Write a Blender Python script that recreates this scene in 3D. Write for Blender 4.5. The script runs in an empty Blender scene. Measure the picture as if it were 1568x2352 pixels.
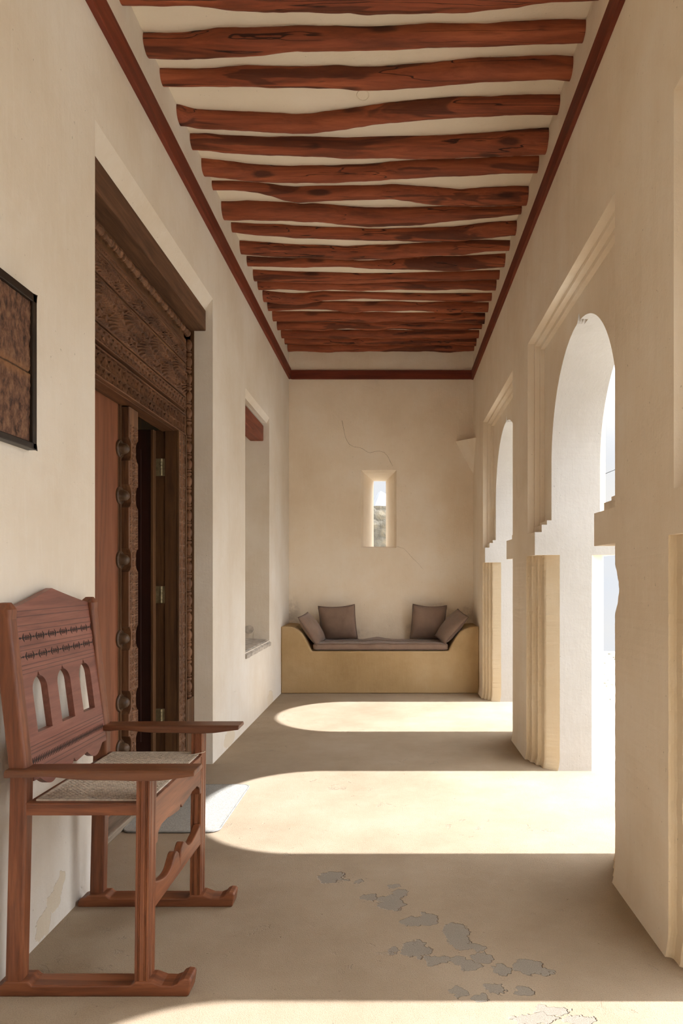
import bpy, bmesh, math, random
from mathutils import Vector, Matrix, noise

SC = bpy.context.scene
COL = SC.collection
random.seed(7)
PI = math.pi

# ------------------------------------------------------------------ helpers
def nz(x, y, z, s=1.0):
    return noise.noise(Vector((x*s, y*s, z*s)))

class MB:
    """collects geometry for ONE mesh object"""
    def __init__(self):
        self.v = []; self.f = []; self.m = {}
    def add(self, vs, fs):
        o = len(self.v)
        self.v += [tuple(p) for p in vs]
        self.f += [tuple(i+o for i in f) for f in fs]
    def box(self, x0, x1, y0, y1, z0, z1):
        vs = [(x0,y0,z0),(x1,y0,z0),(x1,y1,z0),(x0,y1,z0),(x0,y0,z1),(x1,y0,z1),(x1,y1,z1),(x0,y1,z1)]
        self.add(vs, [(0,3,2,1),(4,5,6,7),(0,1,5,4),(1,2,6,5),(2,3,7,6),(3,0,4,7)])
    def prism(self, poly, axis, a, b):
        """poly: 2D list. axis 'x': poly=(y,z); 'y': poly=(x,z); 'z': poly=(x,y)"""
        def m(p, t):
            if axis == 'x': return (t, p[0], p[1])
            if axis == 'y': return (p[0], t, p[1])
            return (p[0], p[1], t)
        n = len(poly)
        vs = [m(p, a) for p in poly] + [m(p, b) for p in poly]
        fs = [tuple(range(n-1, -1, -1)), tuple(range(n, 2*n))]
        for i in range(n):
            j = (i+1) % n
            fs.append((i, j, n+j, n+i))
        self.add(vs, fs)
    def loft(self, rings, closed=True, caps=True):
        n = len(rings[0]); vs = [p for r in rings for p in r]; fs = []
        for k in range(len(rings)-1):
            for i in range(n if closed else n-1):
                j = (i+1) % n
                fs.append((k*n+i, k*n+j, (k+1)*n+j, (k+1)*n+i))
        if caps:
            fs.append(tuple(range(n-1, -1, -1)))
            fs.append(tuple(range((len(rings)-1)*n, len(rings)*n)))
        self.add(vs, fs)
    def tube(self, path, r, n=8, cyclic=False):
        path = [Vector(p) for p in path]; rings = []
        L = len(path)
        for i, p in enumerate(path):
            if cyclic: d = path[(i+1) % L] - path[i-1]
            else: d = path[min(i+1, L-1)] - path[max(i-1, 0)]
            d.normalize()
            up = Vector((0,0,1)) if abs(d.z) < .9 else Vector((1,0,0))
            a = d.cross(up).normalized(); b = d.cross(a).normalized()
            rr = r[i] if isinstance(r, (list, tuple)) else r
            rings.append([p + a*rr*math.cos(t*2*PI/n) + b*rr*math.sin(t*2*PI/n) for t in range(n)])
        if cyclic: rings.append(rings[0])
        self.loft(rings, caps=not cyclic)
    def lathe(self, origin, axis, prof, n=16):
        """prof: list of (radius, distance along axis)"""
        axis = Vector(axis).normalized()
        up = Vector((0,0,1)) if abs(axis.z) < .9 else Vector((1,0,0))
        a = axis.cross(up).normalized(); b = axis.cross(a).normalized()
        o = Vector(origin)
        rings = [[o + axis*h + (a*math.cos(t*2*PI/n) + b*math.sin(t*2*PI/n))*max(r, 1e-5) for t in range(n)] for r, h in prof]
        self.loft(rings)
    def relief(self, u0, u1, v0, v1, nu, nv, fn, place):
        vs = []; fs = []
        for j in range(nv+1):
            for i in range(nu+1):
                u = u0+(u1-u0)*i/nu; v = v0+(v1-v0)*j/nv
                vs.append(place(u, v, fn(u, v)))
        for j in range(nv):
            for i in range(nu):
                a = j*(nu+1)+i
                fs.append((a, a+1, a+nu+2, a+nu+1))
        self.add(vs, fs)
    def build(self, name, mat, parent=None, smooth=False, bevel=0, seg=2, origin=None, autosmooth=None):
        me = bpy.data.meshes.new(name)
        bm = bmesh.new()
        bv = [bm.verts.new(p) for p in self.v]
        for k, f in enumerate(self.f):
            try:
                fc = bm.faces.new([bv[i] for i in f]); fc.material_index = self.m.get(k, 0)
            except ValueError: pass
        bmesh.ops.remove_doubles(bm, verts=bm.verts, dist=1e-5)
        bmesh.ops.recalc_face_normals(bm, faces=bm.faces)
        bm.to_mesh(me); bm.free()
        return link(name, me, mat, parent, smooth, bevel, seg, origin)

def wloc(o):
    p = Vector(o.location)
    while o.parent:
        o = o.parent; p += Vector(o.location)
    return p

def link(name, me, mat, parent=None, smooth=False, bevel=0, seg=2, origin=None):
    me.materials.append(mat)
    for p in me.polygons: p.use_smooth = smooth
    o = bpy.data.objects.new(name, me); COL.objects.link(o)
    base = Vector((0,0,0))
    if parent:
        o.parent = parent
        base = wloc(parent)
    org = Vector(origin) if origin is not None else base
    me.transform(Matrix.Translation(-org))
    o.location = org - base
    if bevel:
        b = o.modifiers.new('edge', 'BEVEL'); b.width = bevel; b.segments = seg
        b.limit_method = 'ANGLE'; b.angle_limit = math.radians(38)
    return o

def thing(name, label, cat, loc, group=None, kind=None):
    o = bpy.data.objects.new(name, None); COL.objects.link(o)
    o.location = loc; o.empty_display_size = .1
    return tag(o, label, cat, group, kind)
def tag(o, label=None, cat=None, group=None, kind=None):
    if label: o['label'] = label
    if cat: o['category'] = cat
    if group: o['group'] = group
    if kind: o['kind'] = kind
    return o
def struct(o):
    o['kind'] = 'structure'; return o

# ------------------------------------------------------------------ materials
class NT:
    def __init__(self, name):
        self.m = bpy.data.materials.new(name); self.m.use_nodes = True
        self.t = self.m.node_tree; self.n = self.t.nodes; self.l = self.t.links
        self.b = self.n['Principled BSDF']
        self.pos = self.n.new('ShaderNodeNewGeometry').outputs['Position']
    def new(self, t, **kw):
        x = self.n.new(t)
        for k, v in kw.items(): setattr(x, k, v)
        return x
    def link(self, a, b): self.l.new(a, b)
    def setin(self, node, i, v):
        if hasattr(v, 'is_output') or isinstance(v, bpy.types.NodeSocket): self.l.new(v, node.inputs[i])
        else: node.inputs[i].default_value = v
    def math(self, op, a, b=0.0, c=None):
        x = self.new('ShaderNodeMath', operation=op)
        self.setin(x, 0, a); self.setin(x, 1, b)
        if c is not None: self.setin(x, 2, c)
        return x.outputs[0]
    def vmath(self, op, a, b=(0,0,0)):
        x = self.new('ShaderNodeVectorMath', operation=op)
        self.setin(x, 0, a); self.setin(x, 1, b)
        return x.outputs['Value'] if op in ('LENGTH','DOT_PRODUCT','DISTANCE') else x.outputs[0]
    def scaled(self, sc, src=None):
        x = self.new('ShaderNodeMapping'); self.setin(x, 0, src or self.pos)
        x.inputs['Scale'].default_value = sc
        return x.outputs[0]
    def noise(self, scale, detail=4, rough=.55, vec=None, dist=0.0):
        x = self.new('ShaderNodeTexNoise'); self.setin(x, 'Vector', vec or self.pos)
        x.inputs['Scale'].default_value = scale; x.inputs['Detail'].default_value = detail
        x.inputs['Roughness'].default_value = rough; x.inputs['Distortion'].default_value = dist
        return x
    def ramp(self, fac, stops, interp='LINEAR'):
        x = self.new('ShaderNodeValToRGB'); self.setin(x, 0, fac)
        cr = x.color_ramp; cr.interpolation = interp
        while len(cr.elements) < len(stops): cr.elements.new(.5)
        for e, (p, c) in zip(cr.elements, stops):
            e.position = p; e.color = (*c, 1) if len(c) == 3 else c
        return x.outputs[0]
    def step(self, v, a, b):
        x = self.new('ShaderNodeMapRange', interpolation_type='SMOOTHSTEP')
        self.setin(x, 0, v); x.inputs[1].default_value = a; x.inputs[2].default_value = b
        return x.outputs[0]
    def mix(self, f, a, b, mode='MIX'):
        x = self.new('ShaderNodeMix', data_type='RGBA', blend_type=mode)
        self.setin(x, 0, f)
        for i, v in ((6, a), (7, b)):
            if isinstance(v, (tuple, list)): x.inputs[i].default_value = (*v, 1) if len(v) == 3 else v
            else: self.l.new(v, x.inputs[i])
        return x.outputs[2]
    def bump(self, h, strength=.3, dist=.01, normal=None):
        x = self.new('ShaderNodeBump'); self.setin(x, 'Height', h)
        x.inputs['Strength'].default_value = strength; x.inputs['Distance'].default_value = dist
        if normal: self.l.new(normal, x.inputs['Normal'])
        return x.outputs[0]
    def done(self, color=None, rough=.8, normal=None, spec=.3):
        if color is not None: self.setin(self.b, 'Base Color', color if not isinstance(color, tuple) else (*color, 1))
        self.setin(self.b, 'Roughness', rough)
        self.b.inputs['Specular IOR Level'].default_value = spec
        if normal: self.l.new(normal, self.b.inputs['Normal'])
        return self.m
    def spots(self, lst, amp=.02, nscale=14, soft=.12, mask=(1,1,1)):
        """irregular patches: list of (centre vec, radii vec) -> 0..1 mask and signed edge value"""
        nn = self.noise(nscale, 3, .6)
        off = self.vmath('SUBTRACT', nn.outputs['Color'], (.5,.5,.5))
        off = self.vmath('MULTIPLY', off, tuple(amp*2*m for m in mask))
        p = self.vmath('ADD', self.pos, off)
        cur = None
        for c, r in lst:
            d = self.vmath('SUBTRACT', p, c)
            d = self.vmath('MULTIPLY', d, tuple(1/x if x else 0 for x in r))
            d = self.vmath('LENGTH', d)
            cur = d if cur is None else self.math('MINIMUM', cur, d)
        return self.step(cur, 1+soft, 1-soft), cur

def plaster(name, base, dark, white, streak=(7,7,.8), spots=None, spotcol=None, low_tint=None, rough_bump=1.0, smudge=None):
    n = NT(name)
    a = n.noise(1.1, 5, .6)
    b = n.noise(1.0, 4, .6, n.scaled(streak))
    c = n.noise(9, 5, .65)
    col = n.ramp(a.outputs[0], [(.30, dark), (.52, base), (.72, white)])
    col = n.mix(n.math('MULTIPLY', n.step(b.outputs[0], .45, .75), .35), col, dark)
    col = n.mix(n.math('MULTIPLY', n.step(c.outputs[0], .5, .8), .22), col, white)
    br = n.noise(1.0, 3, .6, n.scaled((46,46,5.5)), .6)
    br2 = n.noise(1.0, 3, .6, n.scaled((9,30,30)), .8)
    col = n.mix(n.math('MULTIPLY', n.step(br.outputs[0], .5, .72), .16), col, white)
    col = n.mix(n.math('MULTIPLY', n.step(br2.outputs[0], .56, .75), .16), col, dark)
    # small pits and flecks
    pit = n.noise(55, 2, .5)
    pm = n.step(pit.outputs[0], .735, .78)
    col = n.mix(n.math('MULTIPLY', pm, .45), col, tuple(x*.45 for x in base))
    h = n.math('ADD', n.math('MULTIPLY', c.outputs[0], .6), n.math('MULTIPLY', n.noise(60, 4, .7).outputs[0], .25))
    h = n.math('ADD', h, n.math('MULTIPLY', br.outputs[0], .22))
    h = n.math('SUBTRACT', h, n.math('MULTIPLY', pm, .5))
    if low_tint:
        for (ax, z0, z1, gc, k) in low_tint:     # slightly warmer tint towards the bottom, edge broken by noise
            s = n.new('ShaderNodeSeparateXYZ'); n.link(n.pos, s.inputs[0])
            v = n.math('ADD', s.outputs[ax], n.math('MULTIPLY', n.math('SUBTRACT', n.noise(6, 4, .7).outputs[0], .5), .5))
            col = n.mix(n.math('MULTIPLY', n.step(v, z1, z0), k), col, gc)
    if spots:
        mk, cur = n.spots(spots, .045, 16, .05)
        col = n.mix(mk, col, spotcol)
        h = n.math('SUBTRACT', h, n.math('MULTIPLY', mk, .8))
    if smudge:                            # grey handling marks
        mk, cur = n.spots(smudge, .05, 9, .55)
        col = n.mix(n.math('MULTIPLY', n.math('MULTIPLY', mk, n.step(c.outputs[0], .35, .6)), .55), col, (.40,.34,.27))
    nb = n.bump(h, .35*rough_bump, .012)
    return n.done(col, .92, nb, .15)

def wood(name, light, mid, dark, axis='x', scale=1.0, patch=.5, rough=.6, bump=.35, gloss=.3, lines=None, knots=False):
    n = NT(name)
    st = {'x': (1.3, 16, 16), 'y': (16, 1.3, 16), 'z': (16, 16, 1.3)}[axis]
    st = tuple(s*scale for s in st)
    g = n.noise(1.0, 6, .65, n.scaled(st), .6)
    f = n.noise(4.0, 4, .6, n.scaled(st), .3)
    col = n.ramp(g.outputs[0], [(.28, dark), (.5, mid), (.72, light)])
    col = n.mix(n.math('MULTIPLY', n.step(f.outputs[0], .5, .75), .45), col, dark)
    big = n.noise(1.0, 3, .55, n.scaled(tuple((s/4 if s < 3*scale else s/2.2) * (2.2 if s < 3*scale else 1) for s in st)), .8)
    if patch:
        pm = n.step(big.outputs[0], .555 if knots else .60, .60 if knots else .66)
        col = n.mix(n.math('MULTIPLY', pm, patch), col, tuple(x*.32 for x in dark))
    h = n.math('ADD', n.math('MULTIPLY', g.outputs[0], .6), n.math('MULTIPLY', f.outputs[0], .4))
    if knots:
        v = n.new('ShaderNodeTexVoronoi'); n.setin(v, 'Vector', n.scaled(tuple(s*.55 if s > 3*scale else s*2.0 for s in st)))
        v.inputs['Scale'].default_value = 1.0
        kd = n.math('ADD', v.outputs['Distance'], n.math('MULTIPLY', n.math('SUBTRACT', f.outputs[0], .5), .25))
        km = n.math('MULTIPLY', n.step(kd, .26, .12), n.step(n.noise(1.6, 1, .5).outputs[0], .40, .5))
        col = n.mix(n.math('MULTIPLY', km, .75), col, tuple(x*.25 for x in dark))
        # long checks
        cr = n.noise(1.0, 2, .5, n.scaled(tuple(s*1.1 if s > 3*scale else s*.35 for s in st)))
        cm = n.step(n.math('ABSOLUTE', n.math('SUBTRACT', cr.outputs[0], .5)), .012, .004)
        cm = n.math('MULTIPLY', cm, n.step(n.noise(1.7, 2, .5).outputs[0], .44, .52))
        col = n.mix(n.math('MULTIPLY', cm, .85), col, tuple(x*.12 for x in dark))
        h = n.math('SUBTRACT', h, n.math('MULTIPLY', cm, 1.2))
    if lines:
        ax, vals, wd = lines
        s = n.new('ShaderNodeSeparateXYZ'); n.link(n.pos, s.inputs[0])
        cur = None
        for z in vals:
            d = n.math('ABSOLUTE', n.math('SUBTRACT', s.outputs[ax], z))
            cur = d if cur is None else n.math('MINIMUM', cur, d)
        lm = n.step(cur, wd, wd*.4)
        col = n.mix(n.math('MULTIPLY', lm, .6), col, tuple(x*.3 for x in dark))
        h = n.math('SUBTRACT', h, n.math('MULTIPLY', lm, 1.0))
    nb = n.bump(h, bump, .004)
    return n.done(col, rough, nb, gloss)

def fabric(name, base, light):
    n = NT(name)
    a = n.noise(6, 4, .6); w = n.noise(420, 1, .5)
    col = n.ramp(a.outputs[0], [(.35, base), (.7, light)])
    wr = n.noise(11, 3, .55, None, 1.2)
    h = n.math('ADD', n.math('MULTIPLY', w.outputs[0], .25), n.math('MULTIPLY', wr.outputs[0], .9))
    m = n.done(col, .95, n.bump(h, .35, .012), .1)
    n.b.inputs['Sheen Weight'].default_value = .25
    return m

def simple(name, col, rough=.6, metal=0, var=.25, scale=20, bump=.2):
    n = NT(name)
    a = n.noise(scale, 4, .6)
    c = n.ramp(a.outputs[0], [(.3, tuple(x*(1-var) for x in col)), (.7, tuple(min(1, x*(1+var)) for x in col))])
    m = n.done(c, rough, n.bump(a.outputs[0], bump, .004))
    n.b.inputs['Metallic'].default_value = metal
    return m

H = 1.3
def fl(px, py):
    d = py-1323.0
    return ((px-906)/d*H, 1568*H/d)

WBASE, WDARK, WWHITE = (.745,.665,.55), (.665,.57,.445), (.80,.745,.66)
lw_spots = [((-1.257, 2.44, .05), (1, .06, .05)), ((-1.257, 2.52, .10), (1, .05, .045)), ((-1.257, 2.57, .15), (1, .035, .035)),
            ((-1.257, 5.2, .06), (1, .18, .06)), ((-1.257, 6.9, .05), (1, .16, .09))]
M_WALL_L = plaster('lime_plaster_wall', (.70,.645,.56), (.64,.565,.46), (.76,.725,.665), spots=lw_spots, spotcol=(.66,.575,.445))
M_WALL = plaster('lime_plaster', (.785,.70,.575), (.71,.61,.475), (.83,.775,.685))
M_LIME = plaster('dimmed_limewash', (.465,.44,.41), (.425,.396,.356), (.50,.48,.452))  # limewash tone lowered in the colour to offset strong light on jambs
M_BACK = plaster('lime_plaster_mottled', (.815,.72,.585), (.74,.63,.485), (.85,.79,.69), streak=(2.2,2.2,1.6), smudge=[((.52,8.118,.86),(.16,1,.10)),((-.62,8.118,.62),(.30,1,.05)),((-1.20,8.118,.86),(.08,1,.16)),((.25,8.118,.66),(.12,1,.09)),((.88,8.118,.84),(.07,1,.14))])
M_CEIL = plaster('ceiling_plaster', (.81,.735,.605), (.765,.68,.54), (.835,.765,.65), streak=(1.5,4,4), rough_bump=.7)
M_FLUTE = plaster('ochre_lime_plaster', (.70,.595,.435), (.64,.52,.35), (.74,.66,.53), streak=(5,5,.7), low_tint=[(2, .05, .35, (.70,.58,.40), .5)])
M_BENCH = plaster('ochre_bench_plaster', (.42,.295,.155), (.33,.22,.108), (.48,.36,.21), streak=(2.6,2.6,3.2), low_tint=[(2,.02,.22,(.42,.29,.145),.5)])

def floor_mat():
    n = NT('sandy_cement_floor')
    a = n.noise(1.3, 5, .65); b = n.noise(260, 2, .6); c = n.noise(7, 5, .65)
    base, dark, light = (.325,.248,.169), (.27,.202,.133), (.37,.295,.215)
    col = n.ramp(a.outputs[0], [(.30, dark), (.52, base), (.74, light)])
    col = n.mix(n.math('MULTIPLY', n.step(c.outputs[0], .48, .75), .25), col, light)
    col = n.mix(n.math('MULTIPLY', n.step(b.outputs[0], .45, .7), .42), col, tuple(x*.62 for x in base))
    L = [(760,2015,30,12),(822,2025,11,5),(905,2036,11,4),(848,2061,24,9),(898,2074,28,17),(918,2053,16,9),(945,2116,22,11),(980,2112,26,12),
         (1048,2145,28,26),(955,2181,29,21),(903,2185,16,6),(1003,2207,30,9),(1050,2205,18,9),(1080,2216,20,11),(1089,2178,22,7),(1107,2199,22,12),
         (1153,2224,22,12),(1215,2222,36,18),(1246,2230,20,11),(1051,2278,14,14),(1138,2268,20,10),(1102,2290,20,8),(1199,2275,22,10),(1060,2172,22,9),
         (1270,2320,40,10),(1230,2340,50,12),(1330,2345,40,12)]
    lst = []
    for (px,py,rx,ry) in L:
        x, y = fl(px,py); s = H/(py-1323); 
        y2 = fl(px,py-ry)[1]
        lst.append(((x,y,0), (rx*s*1.05, (y2-y)*1.05, 1)))
    mk, cur = n.spots(lst, .045, 19, .06, (1,1,0))
    g = n.noise(300, 2, .6)
    grey = n.mix(n.step(g.outputs[0], .4, .65), (.205,.178,.142), (.27,.24,.197))
    col = n.mix(n.math('MULTIPLY', mk, .85), col, grey)
    # worn scuffed area, thin flakes
    sc = n.noise(9, 6, .7, None, .5)
    fk = n.math('MULTIPLY', n.step(sc.outputs[0], .60, .64), n.step(n.noise(1.6, 2, .5).outputs[0], .48, .62))
    col = n.mix(n.math('MULTIPLY', fk, .22), col, (.25,.22,.18))
    pit = n.step(n.noise(38, 3, .6).outputs[0], .70, .76)
    col = n.mix(n.math('MULTIPLY', pit, .4), col, (.20,.15,.10))
    h = n.math('ADD', n.math('MULTIPLY', b.outputs[0], .35), n.math('MULTIPLY', c.outputs[0], .6))
    h = n.math('SUBTRACT', h, n.math('MULTIPLY', mk, 1.0))
    h = n.math('SUBTRACT', h, n.math('MULTIPLY', fk, .35))
    h = n.math('SUBTRACT', h, n.math('MULTIPLY', pit, .5))
    return n.done(col, .9, n.bump(h, .8, .006), .2)
M_FLOOR = floor_mat()

M_LOG = wood('red_log_wood', (.42,.122,.053), (.27,.069,.030), (.125,.032,.015), 'x', 1.0, .62, .62, .6, .3, knots=True)
M_TRIMX = wood('red_trim_wood_across', (.20,.042,.02), (.155,.03,.014), (.09,.018,.009), 'x', 1.0, .2, .6)
M_TRIMY = wood('red_trim_wood_along', (.22,.046,.02), (.165,.032,.014), (.09,.018,.009), 'y', 1.0, .2, .6)
M_LINTEL = wood('brown_lintel_wood', (.17,.085,.045), (.115,.055,.028), (.06,.028,.014), 'y', 1.6, .3, .7)
M_CARVE = wood('carved_dark_wood', (.22,.105,.05), (.125,.055,.026), (.05,.022,.011), 'y', 1.5, .25, .55, .4)
M_CARVEZ = wood('carved_dark_wood_upright', (.24,.12,.06), (.15,.07,.034), (.06,.028,.014), 'z', 1.5, .25, .55, .4)
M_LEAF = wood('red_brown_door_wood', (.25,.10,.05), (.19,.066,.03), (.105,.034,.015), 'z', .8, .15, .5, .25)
M_LEAF_SHADE = wood('shaded_door_wood', (.045,.013,.008), (.028,.008,.005), (.014,.005,.003), 'z', .8, .1, .55, .2)  # open leaf: shade of the unlit room put into the wood colour
M_STILE = wood('brown_stile_wood', (.15,.075,.032), (.10,.047,.02), (.05,.023,.01), 'z', 1.0, .2, .55, .25)
M_RED = wood('red_lintel_wood', (.27,.08,.045), (.20,.055,.03), (.11,.03,.016), 'y', 1.4, .3, .6)
CH_L, CH_M, CH_D = (.265,.094,.038), (.165,.052,.020), (.065,.018,.008)
M_CHZ = wood('chair_wood_upright', CH_L, CH_M, CH_D, 'z', 1.6, .12, .42, .2, .45)
M_CHX = wood('chair_wood_deep', CH_L, CH_M, CH_D, 'x', 1.6, .12, .42, .2, .45)
M_CHARM = wood('chair_arm_wood', (.20,.078,.032), (.13,.045,.018), (.065,.02,.009), 'x', 1.6, .15, .38, .2, .5)
M_CHY = wood('chair_wood_wide', CH_L, CH_M, CH_D, 'y', 1.6, .10, .42, .2, .45)
M_CHB = wood('chair_back_wood', (.275,.110,.078), (.205,.074,.050), (.125,.040,.025), 'y', 1.6, .08, .42, .15, .45,
             lines=(2, [1.186,1.168,1.139,1.121,1.074,1.060,1.013,.999,.986,.757,.745,.687,.672,.735], .0022))
M_INLAY = simple('dark_inlay', (.018,.009,.007), .6)
M_CANE = simple('pale_cane', (.56,.49,.40), .6, 0, .3, 60)
M_FAB = fabric('taupe_linen', (.215,.145,.108), (.27,.188,.142))
M_PIPE = fabric('taupe_piping', (.16,.105,.08), (.2,.135,.10))
M_MAT = simple('pale_woven_mat', (.30,.283,.25), .95, 0, .25, 160, .5)
M_FRAME = simple('black_brown_frame', (.022,.015,.010), .4, 0, .3, 15)
M_STONE = None
M_HINGE = simple('old_brass', (.30,.25,.15), .45, .6, .3, 40)
M_BOSS = simple('dark_wood_boss', (.075,.043,.024), .35, 0, .3, 30)
M_SILL = simple('worn_grey_plaster', (.44,.40,.35), .95, 0, .35, 12, .6)
M_THRESH = wood('grey_threshold_wood', (.30,.24,.18), (.21,.165,.12), (.12,.09,.06), 'y', 1.5, .2, .8)

def panel_mat():
    n = NT('mottled_brown_panel')
    a = n.noise(26, 6, .7, n.scaled((1,1.6,1))); b = n.noise(9, 4, .6)
    col = n.ramp(a.outputs[0], [(.36,(.035,.018,.012)), (.48,(.12,.058,.035)), (.62,(.21,.115,.065))])
    s = n.new('ShaderNodeSeparateXYZ'); n.link(n.pos, s.inputs[0])
    d = n.math('ADD', n.math('ABSOLUTE', n.math('SUBTRACT', s.outputs[2], 1.985)), n.math('MULTIPLY', n.math('SUBTRACT', b.outputs[0], .5), .05))
    col = n.mix(n.math('MULTIPLY', n.step(d, .035, .0), .7), col, (.27,.13,.055))
    d2 = n.math('ABSOLUTE', n.math('SUBTRACT', s.outputs[2], 1.987))
    col = n.mix(n.math('MULTIPLY', n.step(d2, .006, .002), .8), col, (.035,.018,.01))
    return n.done(col, .7, n.bump(a.outputs[0], .6, .008))
M_PANEL = panel_mat()

def rubble_mat():
    n = NT('rubble_masonry')
    v = n.new('ShaderNodeTexVoronoi', feature='F1'); n.setin(v, 'Vector', n.scaled((3.4,3.4,4.2)))
    v.inputs['Scale'].default_value = 1
    a = n.noise(6, 5, .65)
    c1 = n.ramp(v.outputs['Distance'], [(.25,(.27,.225,.155)), (.55,(.15,.135,.108))])
    col = n.mix(n.step(a.outputs[0], .4, .65), c1, (.19,.172,.138))
    h = n.math('ADD', n.math('MULTIPLY', v.outputs['Distance'], -.8), n.math('MULTIPLY', a.outputs[0], .6))
    return n.done(col, .95, n.bump(h, .8, .12), .1)
M_RUBBLE = rubble_mat()
M_ROCK = simple('hazy_pale_rock', (.40,.415,.44), 1, 0, .1, .4, .3)
def ground_mat():
    n = NT('pale_sand')
    a = n.noise(.8, 6, .65); b = n.noise(14, 5, .7)
    col = n.ramp(a.outputs[0], [(.35,(.33,.305,.26)), (.65,(.41,.385,.345))])
    col = n.mix(n.math('MULTIPLY', n.step(b.outputs[0], .58, .68), .4), col, (.26,.225,.17))
    return n.done(col, .95, n.bump(b.outputs[0], .6, .05), .1)
M_GROUND = ground_mat()

# ------------------------------------------------------------------ the shell
XL, XR, YB = -1.257, .934, 8.118
CEIL = 4.02
HW = .676
OPEN = [(-3.60,.30,.245,.29,.30), (-1.09,.30,.245,.29,.30), (1.41,.30,.2,.245,.30), (3.874,.303,.245,.29,.304), (6.38,.30,.17,.20,.30)]
# (centre, frame edge near, frame edge far, flute length far, flute length near)
XO = 1.48
XM = XR+XO

# floor
b = MB(); b.box(-4.2, 1.50, -6, 8.7, -.35, 0)
struct(b.build('floor', M_FLOOR))
# ceiling slab
b = MB(); b.box(-1.9, 1.62, -6, 8.7, CEIL, CEIL+.3)
ceiling = struct(b.build('ceiling', M_CEIL))
# plaster ring round an old hook on the ceiling
b = MB()
cx, cy = (833-906)/1568*3.86, 3.862
b.tube([(cx+.033*math.cos(t*2*PI/28), cy+.042*math.sin(t*2*PI/28), CEIL-.001) for t in range(28)], .0035, 6, True)
b.build('hook_ring', M_CEIL, ceiling, True)

# right wall, upper part: four layers that step back to the arches
def hole(c, elo, ehi, inset, ztop, zled):
    return [(c-HW,1.44),(c-HW,zled),(c-HW-elo+inset,zled),(c-HW-elo+inset,ztop),(c+HW+ehi-inset,ztop),(c+HW+ehi-inset,zled),(c+HW,zled),(c+HW,1.44)]
def arch(c, pip=1.0):
    pts = [(c-HW,1.44)]
    for i in range(0, 61):
        t = PI - PI*i/60
        u = HW*math.cos(t); z = 2.04+.705*math.sin(t)
        pts.append((c+u, z))
    out = [pts[0]]
    for (y,z) in pts[1:]:
        u = abs(y-c)
        if u < .06: continue
        out.append((y,z))
    if True:
        mid = [k for k,p in enumerate(out) if p[0] < c][-1]
        extra = []
        for s in (-.058,-.048,-.036,-.024,-.014,-.006,0,.006,.014,.024,.036,.048,.058):
            extra.append((c+s, 2.04+.705*math.sqrt(1-(s/HW)**2)+pip*.050*max(0, 1-abs(s)/.040)**1.5))
        out = out[:mid+1]+extra+out[mid+1:]
    out.append((c+HW,1.44))
    return out
def layer(b, x0, x1, holes):
    poly = [(-6.0,1.44)]
    for h in holes: poly += h
    poly += [(8.7,1.44),(8.7,CEIL+.02),(-6.0,CEIL+.02)]
    b.prism(poly, 'x', x0, x1)
wall = MB()
STEP = [(.934,.980,0,2.927,1.593),(.980,1.015,.018,2.905,1.642),(1.015,1.045,.034,2.880,1.671)]
for (x0,x1,ins,zt,zl) in STEP:
    layer(wall, x0, x1, [hole(c,el,eh,ins,zt,zl) for (c,el,eh,_,_) in OPEN])
    layer(wall, XM-x1, XM-x0, [hole(c,el,eh,ins,zt,zl) for (c,el,eh,_,_) in OPEN])
for (xa,xb,k) in ((1.045,1.058,1.0),(1.058,1.072,.62),(1.072,1.088,.28),(1.088,XM-1.045,.0)):
    layer(wall, xa, xb, [arch(o[0], k) for o in OPEN])
# lower piers with fluted corners, ragged arrises
FL = [(.934,.29),(.9415,.288),(.951,.283),(.957,.272),(.9585,.25),(.9585,.222),(.967,.214),(.977,.209),(.983,.198),(.9845,.175),(.9845,.148),
      (.993,.140),(1.003,.135),(1.009,.124),(1.011,.10),(1.013,.07),(1.022,.058),(1.10,0.0)]
def pier(y0, f0, y1, f1, ychip=None):
    ring2 = []
    if f0: lo = [(x, y0+o*f0/.29, 0) for x,o in FL]
    else: lo = [(.934,y0,0)]
    if f1: hi = [(x, y1-o*f1/.29, 1) for x,o in FL]
    else: hi = [(.934,y1,1)]
    outlo = [(XM-x, y, k) for x,y,k in lo]; outhi = [(XM-x, y, k) for x,y,k in hi]
    plan = lo[:]                    # inner near corner -> along near jamb
    plan += outlo[::-1] + outhi + hi[::-1]
    rings = []
    NZ = 96
    for k in range(NZ+1):
        z = 1.44*k/NZ
        ring = []
        low = max(0, 1-z/.10)
        for (x,y,e) in plan:
            a = .0035 + .007*low
            dx = nz(x*9+y*3, z*6, 1.3)*a*.5 + nz(x*60, z*45, y*5)*.0026
            dy = nz(y*9+x*7, z*7, 7.7)*a*.5 + nz(x*55, z*42, 3+y)*.0034
            if ychip and e == 1 and x < 1.09:
                zc, amp = ychip
                w = max(0, 1-abs(z-zc)/.095)
                dy -= amp*(w**.6)*(1+.3*nz(z*30,1,1)) if w > 0 else 0
            if x <= .935 or x >= XO-.001: dx *= .35
            if 1.09 < x < XM-1.09: dx *= .4; dy *= .06
            if x > XM-1.09: dx *= .4; dy *= .3
            if low > 0 and x < 1.2: dx -= .012*low*low
            ring.append((x+dx, y+dy, z))
        rings.append(ring)
    ochre = [i for i in range(len(plan)) if abs(plan[i][0]-plan[(i+1)%len(plan)][0]) < .2 and max(plan[i][0],plan[(i+1)%len(plan)][0]) < 1.12 and plan[i][2] == plan[(i+1)%len(plan)][2]]
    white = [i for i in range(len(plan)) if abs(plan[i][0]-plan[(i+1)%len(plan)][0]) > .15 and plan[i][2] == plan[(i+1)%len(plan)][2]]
    return rings, ochre, white, len(plan)
edges = [(-6.0, 0)]
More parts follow.
